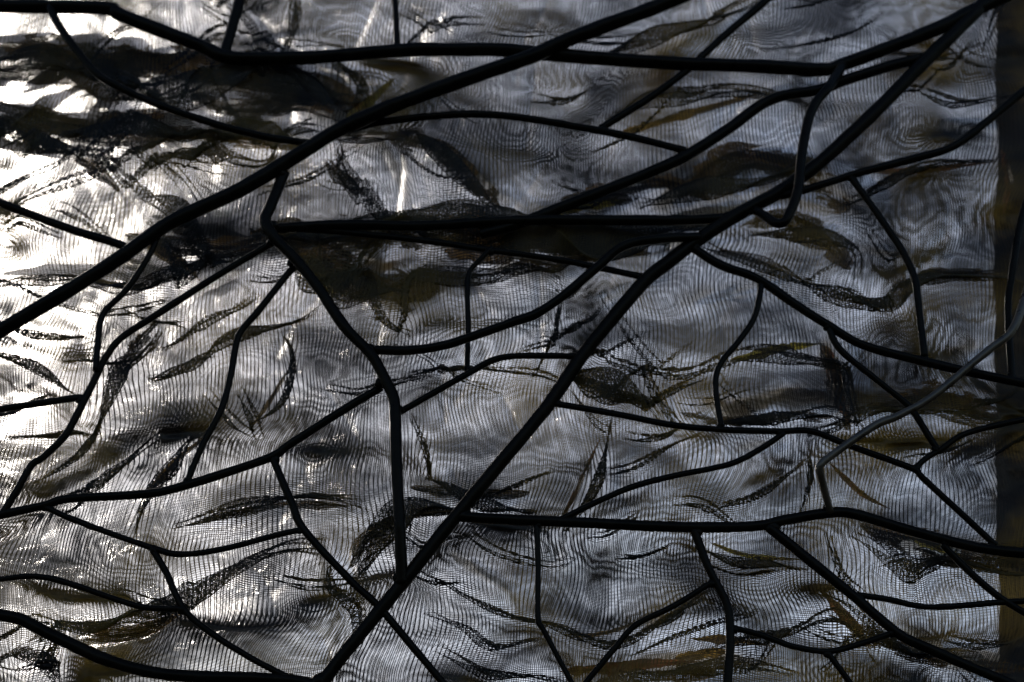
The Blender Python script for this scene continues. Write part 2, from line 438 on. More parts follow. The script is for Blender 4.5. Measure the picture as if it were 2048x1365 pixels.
def fold_field(X, Y, shift=(0, 0), kw=1.0, ka=1.0):
    dX = np.zeros_like(X); dY = np.zeros_like(X); Z = np.zeros_like(X)
    for pts, wd, a in FOLDS:
        wd = wd * kw
        C = catmull(pts, 12.0) + np.array(shift)
        R = wd * 3.0
        sel = np.where((X > C[:, 0].min() - R) & (X < C[:, 0].max() + R) & (Y > C[:, 1].min() - R) & (Y < C[:, 1].max() + R))[0]
        if not len(sel): continue
        x, y = X[sel], Y[sel]
        A = C[:-1]; B = C[1:] - C[:-1]; L = np.hypot(B[:, 0], B[:, 1]) + 1e-9
        cum = np.concatenate([[0], np.cumsum(L)]); tot = cum[-1]
        best = np.full(len(sel), 1e9); sd_ = np.zeros(len(sel)); tt = np.zeros(len(sel)); nx = np.zeros(len(sel)); ny = np.zeros(len(sel)); ov = np.zeros(len(sel))
        for k in range(len(A)):
            rx, ry = x - A[k, 0], y - A[k, 1]
            tr = (rx * B[k, 0] + ry * B[k, 1]) / L[k] ** 2; t = np.clip(tr, 0, 1)
            ex, ey = rx - t * B[k, 0], ry - t * B[k, 1]; d = np.hypot(ex, ey)
            m = d < best
            best[m] = d[m]
            n0, n1 = -B[k, 1] / L[k], B[k, 0] / L[k]
            sd_[m] = (rx * n0 + ry * n1)[m]; nx[m] = n0; ny[m] = n1
            tt[m] = ((cum[k] + t * L[k]) / tot)[m]
            ov[m] = (np.abs(tr - t) * L[k])[m]
        tp = np.sin(np.pi * np.clip(tt, 0.0, 1.0)) ** 0.55 * np.exp(-(ov / wd) ** 2)
        ww = wd * (0.35 + 0.65 * tp)
        ww = ww * (1 + 0.25 * vnoise(tt * tot / 60, tt * 0, 77))
        g = np.exp(-(sd_ / ww) ** 2)
        amp = -a * ka * tp * sd_ * g + 0.42 * tp * ww * np.sin(5.2 * sd_ / ww + 1.0 + 2.0 * np.sin(tt * tot / 55)) * np.exp(-(sd_ / (0.62 * ww)) ** 2)
        dX[sel] += nx * amp; dY[sel] += ny * amp
        Z[sel] += 0.00028 * ww * tp * g * (1.0 + 0.9 * sd_ / ww)
    return dX, dY, Z

def make_net(name, mat, z0, rot, seed, kw, ka, shift, label, amp, st=3.2):
    X, Y, f = grid(-330, 2380, -330, 1700, st)
    base = loc(X, Y, z0)
    # slow stretch of the cloth: threads wander
    wx = 40 * fbm(X / 330, Y / 230, 101, 2) + 5 * fbm(X / 110, Y / 80, 110, 1)
    wy = 30 * fbm(X / 280, Y / 190, 121, 2) + 5 * fbm(X / 120, Y / 56, 130, 1) + 7 * vnoise(X / 230, Y / 62 + 0.25 * np.sin(X / 210), 162)
    # the second net lies nearly but not quite in register with the first
    wx = wx + amp * 9 * vnoise(X / 190, Y / 150, seed + 61)
    wy = wy + amp * 13 * vnoise(X / 150 + seed, Y / 120, seed + 71) + amp * 3.0 * vnoise(X / 70, Y / 60, seed + 81)
    dX, dY, Z = fold_field(X, Y, shift, kw, ka)
    z = z0 - 0.007 * fbm(X / 170, Y / 80, seed + 40, 3) + Z
    P = loc(X + wx + dX, Y + wy + dY, z)
    c, s = math.cos(rot), math.sin(rot)
    uv = np.stack([base[:, 0] * c - base[:, 1] * s, base[:, 0] * s + base[:, 1] * c], -1)
    o = mesh_obj(name, P, f, mat, uv=uv)
    o.matrix_world = M
    nx = int((X == X[0]).argmax() or 0); nx = len(np.unique(X)); xx = (X + wx + dX).reshape(-1, nx); yy = (Y + wy + dY).reshape(-1, nx)
    J = (np.gradient(xx, axis=1) * np.gradient(yy, axis=0) - np.gradient(xx, axis=0) * np.gradient(yy, axis=1)) / st ** 2
    pk = np.clip(1 / np.maximum(np.abs(J), 0.05), 0.7, 8.0).ravel()   # threads crowd together where the cloth is gathered
    at = o.data.attributes.new('pack', 'FLOAT', 'POINT'); at.data.foreach_set('value', pk.astype(np.float32))
    tag(o, label, 'net')
make_net('shade_net', M_net1, -0.024, 0.07, 101, 1.0, 1.0, (0, 0), 'black open weave net pressed against the rods, sagging in dark gathered folds', 0.0)
make_net('shade_net', M_net2, -0.055, 0.075, 303, 0.9, 0.85, (7, -9), 'second thinner dark net hanging behind the first net and before the film', 1.0, 4.0)

# ------------------------------------------------------------------ gathered rolls of net: dark crumpled strips lying in the folds
def roll(pts, wd, z0, label, seed):
    wd = wd * 1.25; C = catmull(pts, 5.0); n = len(C); m = 30
    T = np.gradient(C, axis=0); T /= np.hypot(T[:, 0], T[:, 1])[:, None] + 1e-9
    Nn = np.stack([-T[:, 1], T[:, 0]], -1); t = np.linspace(0, 1, n)
    env = np.sin(np.pi * t) ** 0.5
    V = []; UV = []
    for j in range(m):
        q = j / (m - 1) * 2 - 1
        qq = np.full(n, q)
        off = q * wd * env * (1 + 0.35 * vnoise(t * n / 22, qq * 0, seed)) + wd * 0.30 * np.sin(q * 9 + 3 * vnoise(t * n / 30, qq, seed + 3)) * env
        ed = wd * 0.25 * vnoise(t * n / 9 , qq * 0 + q * 2, seed + 5) * abs(q)
        p = C + Nn * (off + ed)[:, None]
        z = z0 + 0.010 * vnoise(t * n / 14, qq * 5, seed + 7) + 0.004 * math.sin(q * 9 + 1.5)
        L = loc(p[:, 0], p[:, 1], z)
        V.append(L); UV.append(np.stack([t * n * 0.0026, qq * wd * 0.0011], -1))
    V = np.concatenate(V); UV = np.concatenate(UV)
    i = np.arange(m * n).reshape(m, n)
    f = np.stack([i[:-1, :-1], i[1:, :-1], i[1:, 1:], i[:-1, 1:]], -1).reshape(-1, 4)
    o = mesh_obj('net_scrap', V, f, M_dense, uv=UV); o.matrix_world = M
    ea = o.data.attributes.new('edge', 'FLOAT', 'POINT')
    ea.data.foreach_set('value', np.repeat(np.abs(np.linspace(-1, 1, m)) ** 3, n).astype(np.float32))
    tag(o, label, 'net scrap', 'gathered dark strips of net lying in the folds')
roll([(-60,150),(80,120),(220,145),(380,140),(520,165),(660,190),(720,250)], 52, -0.075, 'widest dark gathered strip of net below the top left bar', 1)
roll([(60,250),(200,282),(380,268),(500,285),(640,295)], 16, -0.07, 'narrow dark strip of net beneath the thin slanting rod at upper left', 2)
roll([(500,462),(640,470),(820,465),(1000,472),(1180,485),(1300,478),(1440,445)], 36, -0.07, 'long black gathered strip of net along the middle crossbar', 3)
roll([(580,505),(680,545),(780,585),(880,575)], 32, -0.08, 'brownish sagging strip of net just below the middle crossbar', 4)
roll([(1350,400),(1420,360),(1500,330),(1600,350),(1700,420)], 34, -0.085, 'dark strip of net behind the hooked rod at upper right', 5)
roll([(700,1135),(725,1085),(780,1045),(850,1027),(905,1022)], 12, -0.03, 'short curved strip of net beside the foot of the upright bar', 6)
roll([(1130,752),(1190,772),(1255,792),(1310,812)], 13, -0.03, 'spindle shaped strip of net right of the long diagonal bar', 7)
roll([(-30,1330),(60,1290),(130,1260),(260,1265),(360,1228)], 14, -0.05, 'dark strip of net above the curved bar at bottom left', 8)
roll([(-40,210),(90,285),(190,340),(240,385)], 13, -0.05, 'dark twisted strip of net crossing under the upper left rod', 9)
roll([(1640,690),(1665,740),(1680,800),(1700,860)], 20, -0.07, 'upright brown strip of net behind the forked rod on the right', 10)

roll([(380,190),(480,215),(600,215),(690,245)], 30, -0.08, 'black knot of net left of the crossing of the upper bars', 11)
roll([(250,470),(350,485),(450,500),(560,480)], 22, -0.07, 'dark strip of net between the left crossing and the upright bar', 12)
roll([(760,262),(820,285),(880,300),(950,365),(1015,435)], 16, -0.075, 'black slanting strip of net above the middle crossbar', 13)
roll([(1000,470),(1120,485),(1240,480),(1330,470)], 30, -0.08, 'black lump of net at the right end of the middle crossbar', 14)
roll([(1360,825),(1480,845),(1600,830),(1700,850)], 12, -0.07, 'flat dark strip of net above the rod at middle right', 15)
roll([(1740,815),(1850,800),(1960,820),(2090,850)], 26, -0.075, 'dark strip of net at the right edge below the pale rod', 16)
roll([(1120,400),(1220,385),(1320,370),(1420,400)], 20, -0.08, 'brown strip of net under the upper slanting bar', 17)
roll([(1720,1050),(1850,1090),(1960,1110),(2080,1130)], 22, -0.07, 'dark strip of net behind the lower right bar', 18)
roll([(1660,1230),(1780,1290),(1900,1320),(2060,1340)], 16, -0.07, 'dark strip of net above the bottom right bar', 19)
roll([(1440,1350),(1330,1345),(1240,1355),(1180,1372)], 16, -0.07, 'dark strip of net at the bottom edge', 20)
roll([(380,1050),(480,1025),(590,1010),(700,1012)], 9, -0.05, 'thin dark strip of net crossing the lower left rod', 21)
roll([(230,745),(280,680),(320,640)], 10, -0.05, 'small dark strip of net between two rods at left', 22)
roll([(820,975),(890,985),(960,990),(1060,985)], 9, -0.05, 'thin dark strip of net above the lower crossbar', 23)
roll([(1780,575),(1830,560),(1930,550),(2010,556)], 10, -0.05, 'flat dark strip of net at right crossing the curved rod', 24)
roll([(190,120),(250,110),(310,120),(380,100)], 14, -0.08, 'short black strip of net under the top left bar', 25)
roll([(650,320),(700,370),(750,410)], 16, -0.08, 'dark patch of net right of the kinked rod', 26)
roll([(1280,1262),(1340,1235),(1400,1190)], 8, -0.045, 'thin dark strip of net along the short forked rod at the bottom', 27)

roll([(-60,190),(60,232),(180,252),(330,228)], 22, -0.078, 'dark strip of net at the left edge below the widest strip', 28)
roll([(1480,455),(1560,440),(1640,470),(1700,540)], 22, -0.08, 'dark patch of net below the hooked rod', 30)

# ------------------------------------------------------------------ drifts of wet leaf litter lying on the far side of the film
def litter_mat():
    m, nt, nd, lk = newmat('wet_leaf_litter')
    out = N(nd, 'ShaderNodeOutputMaterial'); tc = N(nd, 'ShaderNodeTexCoord')
    n1 = N(nd, 'ShaderNodeTexNoise'); n1.inputs['Scale'].default_value = 30; n1.inputs['Detail'].default_value = 6
    mp = N(nd, 'ShaderNodeMapping'); mp.inputs['Scale'].default_value = (0.5, 1.4, 1); lk.new(tc.outputs['Object'], mp.inputs[0]); lk.new(mp.outputs[0], n1.inputs['Vector'])
    cr = N(nd, 'ShaderNodeValToRGB'); e = cr.color_ramp.elements
    e[0].position = 0.42; e[0].color = (0.010, 0.007, 0.004, 1); e[1].position = 0.72; e[1].color = (0.17, 0.11, 0.03, 1)
    x = e.new(0.6); x.color = (0.05, 0.030, 0.008, 1)
    lk.new(n1.outputs[0], cr.inputs[0])
    p = N(nd, 'ShaderNodeBsdfPrincipled'); p.inputs['Roughness'].default_value = 0.6; lk.new(cr.outputs[0], p.inputs['Base Color'])
    tl = N(nd, 'ShaderNodeBsdfTranslucent'); lk.new(cr.outputs[0], tl.inputs[0])
    mx = N(nd, 'ShaderNodeMixShader'); mx.inputs[0].default_value = 0.5
    lk.new(p.outputs[0], mx.inputs[1]); lk.new(tl.outputs[0], mx.inputs[2]); lk.new(mx.outputs[0], out.inputs[0]); return m
M_litter = litter_mat()
def litter(pts, wd, label, seed):
    C = catmull(pts, 5.0); n = len(C); m = 14
    T = np.gradient(C, axis=0); T /= np.hypot(T[:, 0], T[:, 1])[:, None] + 1e-9
    Nn = np.stack([-T[:, 1], T[:, 0]], -1); t = np.linspace(0, 1, n); a = np.arange(n)
    env = np.sin(np.pi * t) ** 0.5
    e1 = wd * env * (0.75 + 0.5 * vnoise(a / 15, a * 0.0, seed) + 0.12 * vnoise(a / 6, a * 0.0, seed + 1))
    e2 = wd * env * (0.75 + 0.5 * vnoise(a / 15, a * 0.0, seed + 2) + 0.12 * vnoise(a / 6, a * 0.0, seed + 3))
    top = []; bot = []
    for j in range(m):
        q = j / (m - 1) * 2 - 1
        off = np.where(q > 0, q * e1, q * e2)
        p = C + Nn * off[:, None]
        h = 0.004 * (1 - q * q) * env * (1 + 0.6 * vnoise(a / 4, a * 0 + q * 4, seed + 5))
        top.append(loc(p[:, 0], p[:, 1], -0.205 + h)); bot.append(loc(p[:, 0], p[:, 1], -0.206 - h))
    V = np.concatenate(top + bot); i = np.arange(m * n).reshape(m, n)
    f = np.stack([i[:-1, :-1], i[1:, :-1], i[1:, 1:], i[:-1, 1:]], -1).reshape(-1, 4)
    f = np.vstack([f, f[:, ::-1] + m * n])
    o = mesh_obj('leaf_litter', V, f, M_litter); o.matrix_world = M
    tag(o, label, 'leaf litter', 'drifts of leaf litter resting on the film')
litter([(-120,150),(60,130),(240,150),(420,160),(600,175),(740,250)], 46, 'widest dark brown drift of leaf litter at the upper left', 1)
litter([(-100,215),(80,270),(240,270),(420,262),(640,290)], 34, 'brown drift of litter under the widest one at upper left', 2)
litter([(430,120),(560,180),(690,235),(860,225)], 40, 'drift of litter left of the upper bar crossing', 3)
litter([(280,500),(440,478),(640,480),(850,478),(1060,480),(1260,475),(1440,440),(1560,400)], 44, 'long black drift of litter behind the middle crossbar', 4)
litter([(580,520),(700,560),(820,590),(960,560)], 42, 'reddish brown drift sagging under the middle crossbar', 5)
litter([(1300,420),(1420,370),(1520,340),(1660,370),(1720,440)], 38, 'mottled brown drift behind the hooked rod', 6)
litter([(1380,820),(1480,815),(1600,790),(1720,800),(1880,810),(2040,840)], 34, 'ochre brown drift along the rods at middle right', 7)
litter([(1640,680),(1670,740),(1700,860)], 26, 'upright brown drift beside the forked rod', 8)
litter([(1720,1060),(1880,1100),(2040,1130)], 30, 'olive drift behind the lower right bar', 9)
litter([(1760,1250),(1880,1310),(2060,1330)], 30, 'olive drift near the bottom right corner', 10)
litter([(1150,1355),(1300,1335),(1460,1330),(1560,1350)], 24, 'brown drift along the bottom edge', 11)
litter([(1200,150),(1300,140),(1420,60),(1540,0)], 22, 'thin brown drift near the top right rod', 12)
litter([(230,520),(330,540),(460,520),(580,480)], 26, 'brown drift below the left bar crossing', 13)
litter([(820,960),(900,990),(1060,985)], 14, 'small dark drift above the lower crossbar', 14)
litter([(900,1100),(960,1150),(1010,1180),(1060,1250)], 18, 'faint grey brown drift left of the thin upright rod', 15)
litter([(640,1060),(650,1140),(660,1230)], 13, 'narrow upright brown drift left of the bar junction at bottom', 16)
litter([(1240,270),(1380,235),(1520,195),(1640,190)], 15, 'thin ochre drift under the top right bars', 17)
litter([(840,290),(940,350),(1020,430)], 18, 'slanting dark drift above the middle crossbar', 18)
litter([(380,1040),(480,1020),(600,1000),(720,1020)], 13, 'thin brown drift crossing the lower left rod', 19)
litter([(-60,330),(60,250),(170,190),(300,130),(400,95)], 20, 'slanting dark drift crossing behind the thin rod at upper left', 21)
litter([(40,100),(160,190),(260,250),(420,330)], 18, 'dark drift running down to the right under the top left bar', 22)
litter([(300,350),(420,310),(560,230),(700,190)], 16, 'feathery dark drift left of the kinked rod', 23)
litter([(640,130),(690,190),(780,330),(820,420)], 15, 'steep dark drift through the upper bar crossing', 24)
litter([(1130,470),(1230,400),(1340,360),(1420,290)], 18, 'slanting dark drift below the upper slanting bar', 25)
litter([(0,560),(150,545),(300,560),(430,520)], 16, 'thin dark drift under the long bar at left', 26)
litter([(120,1290),(250,1280),(380,1230)], 18, 'dark drift above the curved bar at bottom left', 20)

def scattered():
    q_ = random.Random(21); V = []; F = []; base = 0
    spots = []
    for k in range(64):
        u = q_.random() * 0.72
        if u < 0.42: x, y = q_.uniform(-60, 760), q_.uniform(90, 330)
        elif u < 0.62: x, y = q_.uniform(350, 1650), q_.uniform(400, 620)
        elif u < 0.8: x, y = q_.uniform(1150, 2000), q_.uniform(150, 900)
        else: x, y = q_.uniform(0, 2000), q_.uniform(600, 1340)
        spots.append((x, y, 0.0))
    for (x, y, _) in spots:
        a = q_.gauss(0.12, 0.30); L = q_.uniform(35, 120); wd = q_.uniform(4, 13); b = q_.uniform(-14, 14)
        C = catmull([(x - math.cos(a) * L, y + math.sin(a) * L), (x, y + b), (x + math.cos(a) * L, y - math.sin(a) * L)], 8.0)
        n = len(C); T = np.gradient(C, axis=0); T /= np.hypot(T[:, 0], T[:, 1])[:, None] + 1e-9; Nn = np.stack([-T[:, 1], T[:, 0]], -1)
        t = np.linspace(0, 1, n); env = np.sin(np.pi * t) ** 0.8 + 0.02; z = -0.19 - 0.01 * q_.random()
        for j in range(4):
            ang = j * math.pi / 2
            p = C + Nn * (math.cos(ang) * wd * env)[:, None]
            V.append(loc(p[:, 0], p[:, 1], z + math.sin(ang) * 0.0015 * env))
        i = base + np.arange(4 * n).reshape(4, n); i = np.vstack([i, i[:1]])
        F.append(np.stack([i[:-1, :-1], i[1:, :-1], i[1:, 1:], i[:-1, 1:]], -1).reshape(-1, 4)); base += 4 * n
    o = mesh_obj('leaf_litter', np.concatenate(V), np.concatenate(F), M_litter); o.matrix_world = M
    tag(o, 'loose scatter of thin dark leaf fragments spread over the far side of the film', 'leaf litter', None, 'stuff')
scattered()

# ------------------------------------------------------------------ dry leaves caught between net and film
LM = {'olive': leaf_mat('olive_leaf', (0.05, 0.045, 0.008), (0.24, 0.22, 0.035)),
      'ochre': leaf_mat('ochre_leaf', (0.04, 0.025, 0.007), (0.19, 0.12, 0.028)),
      'brown': leaf_mat('brown_leaf', (0.025, 0.011, 0.005), (0.13, 0.055, 0.024)),
      'tan': leaf_mat('tan_leaf', (0.06, 0.045, 0.02), (0.26, 0.19, 0.10))}
def leaf(pts, wd, kind, label, z0=-0.040, seed=0):
    C = catmull(pts, 4.0); n = len(C); m = 9; t = np.linspace(0, 1, n)
    T = np.gradient(C, axis=0); T /= np.hypot(T[:, 0], T[:, 1])[:, None] + 1e-9
    Nn = np.stack([-T[:, 1], T[:, 0]], -1)
    wd = wd * 0.8; env = (np.sin(np.pi * t ** 0.8)) ** 0.8 * 0.97 + 0.03; env = env * (1 + 0.28 * vnoise(t * n / 7, t * 0, seed + 9) + 0.2 * vnoise(t * n / 2.5, t * 0, seed + 10)); C = C + Nn * (0.35 * wd * vnoise(t * n / 14, t * 0, seed + 12))[:, None]
    V = []
    for j in range(m):
        q = j / (m - 1) * 2 - 1
        p = C + Nn * (q * wd * env * (1 + 0.12 * vnoise(t * 9, t * 0 + q, seed)))[:, None]
        z = z0 + 0.010 * q * np.sin(t * 7 + seed) * env + 0.006 * abs(q) * env + 0.004 * vnoise(t * 5, t * 0, seed + 1) + 0.0015 * vnoise(t * 16, t * 0 + q * 3, seed + 2)
        V.append(loc(p[:, 0], p[:, 1], z))
    top = np.concatenate(V); i = np.arange(m * n).reshape(m, n)
    f = np.stack([i[:-1, :-1], i[1:, :-1], i[1:, 1:], i[:-1, 1:]], -1).reshape(-1, 4)
    e = empty('dry_leaf'); e.matrix_world = M
    tag(e, label, 'leaf', 'dry leaves caught behind the net')
    mesh_obj('blade', top, f, LM[kind], e)
    rib = loc(C[:, 0], C[:, 1], z0 + 0.001)
    tube('midrib', rib, np.full(n, 0.0006), LM['brown'], e, 5)

def tube(name, P, rad, mat, parent, k=12, cap=True, wob=0.0, seed=0):
    P = np.asarray(P, float); n = len(P)
    T = np.gradient(P, axis=0); T /= np.linalg.norm(T, axis=1)[:, None] + 1e-12
    up = np.array([0, 0, 1.0]); S = np.cross(T, up); S /= np.linalg.norm(S, axis=1)[:, None] + 1e-9
    Bn = np.cross(S, T)
    a = np.arange(k) / k * 2 * np.pi
    r = np.asarray(rad)[:, None] * np.ones(k)[None]
    if wob: r = r * (1 + wob * vnoise(np.arange(n)[:, None] * 0.23 + np.zeros(k), np.cos(a)[None] * 1.5 + np.zeros((n, 1)) + seed, 91 + seed % 7))
    V = P[:, None] + r[..., None] * (np.cos(a)[None, :, None] * S[:, None] + np.sin(a)[None, :, None] * Bn[:, None])
    V = V.reshape(-1, 3)
    f = []
    for i in range(n - 1):
        for j in range(k):
            f.append([i * k + j, i * k + (j + 1) % k, (i + 1) * k + (j + 1) % k, (i + 1) * k + j])
    f.append([j for j in range(k)][::-1]); f.append([(n - 1) * k + j for j in range(k)])
    return mesh_obj(name, V, f, mat, parent)

LEAVES = [
 ([(1460,722),(1540,702),(1650,690)], 11, 'olive', 'narrow bright olive leaf right of the short bent rod'),
 ([(1400,810),(1490,812),(1610,775)], 26, 'ochre', 'broad ochre leaf lying above the rod at middle right'),
 ([(1655,700),(1672,770),(1700,850)], 15, 'brown', 'upright brown leaf beside the forked rod'),
 ([(1240,268),(1370,232),(1520,190)], 13, 'ochre', 'long ochre leaf under the top right bar'),
 ([(1290,190),(1330,150),(1360,120)], 20, 'brown', 'brown leaf touching the thin rod near the top'),
 ([(280,1000),(350,925),(440,850)], 9, 'ochre', 'thin ochre leaf left of the curved rod at lower left'),
 ([(1800,1062),(1860,1092),(1930,1112)], 14, 'olive', 'short olive leaf under the lower right bar'),
 ([(690,250),(730,215),(790,160)], 15, 'olive', 'olive leaf behind the crossing of the upper bars'),
 ([(1120,1345),(1250,1335),(1400,1322)], 14, 'brown', 'red brown leaf along the bottom edge'),
 ([(1640,1180),(1690,1230),(1740,1300)], 11, 'brown', 'small brown leaf behind the slanting bar at lower right'),
 ([(500,860),(540,800),(575,740)], 7, 'tan', 'slender tan leaf right of the curved rod'),
 ([(600,540),(700,580),(800,600)], 26, 'brown', 'wide brown leaf below the middle crossbar'),
 ([(640,530),(720,545),(840,520)], 18, 'ochre', 'ochre leaf tucked into the brown fold below the crossbar'),
 ([(1380,400),(1450,360),(1560,330)], 24, 'olive', 'dark olive leaf left of the hooked rod'),
 ([(1060,430),(1150,415),(1260,400)], 13, 'olive', 'olive leaf on the long dark strip in the middle'),
 ([(1420,1088),(1500,1112),(1600,1120)], 7, 'olive', 'thin olive leaf under the lower crossbar'),
 ([(1130,1270),(1200,1268),(1290,1240)], 6, 'ochre', 'small ochre leaf in the fold at bottom centre'),
 ([(740,1062),(790,1040),(850,1030)], 6, 'ochre', 'tiny ochre leaf at the curved strip by the upright bar'),
 ([(1120,1040),(1150,985),(1200,880)], 6, 'brown', 'thin brown leaf standing on the lower crossbar'),
 ([(1660,925),(1720,985),(1780,1020)], 7, 'brown', 'reddish brown leaf right of the pale bent rod'),
 ([(1700,335),(1800,345),(1990,325)], 8, 'brown', 'long brown leaf above the right hand rod'),
 ([(1800,800),(1880,800),(1990,830)], 12, 'olive', 'olive leaf right of the pale front rod'),
 ([(2000,300),(2016,360),(2010,430)], 11, 'brown', 'brown leaf hanging in front of the timber post'),
 ([(440,150),(500,170),(640,160)], 16, 'olive', 'dull olive leaf on the dark strip at upper left'),
 ([(280,480),(350,520),(400,560)], 14, 'tan', 'tan leaf under the crossing at left'),
 ([(1380,1275),(1450,1282),(1540,1290)], 9, 'ochre', 'ochre leaf behind the upright rod at bottom right'),
 ([(1350,1320),(1420,1308),(1460,1300)], 13, 'ochre', 'dark ochre leaf left of the upright rod at the bottom'),
]
for k, L in enumerate(LEAVES): leaf(*L, seed=200 + k, z0=(-0.100 - 0.004 * (k % 4)) if L[1] < 16 else -0.18)

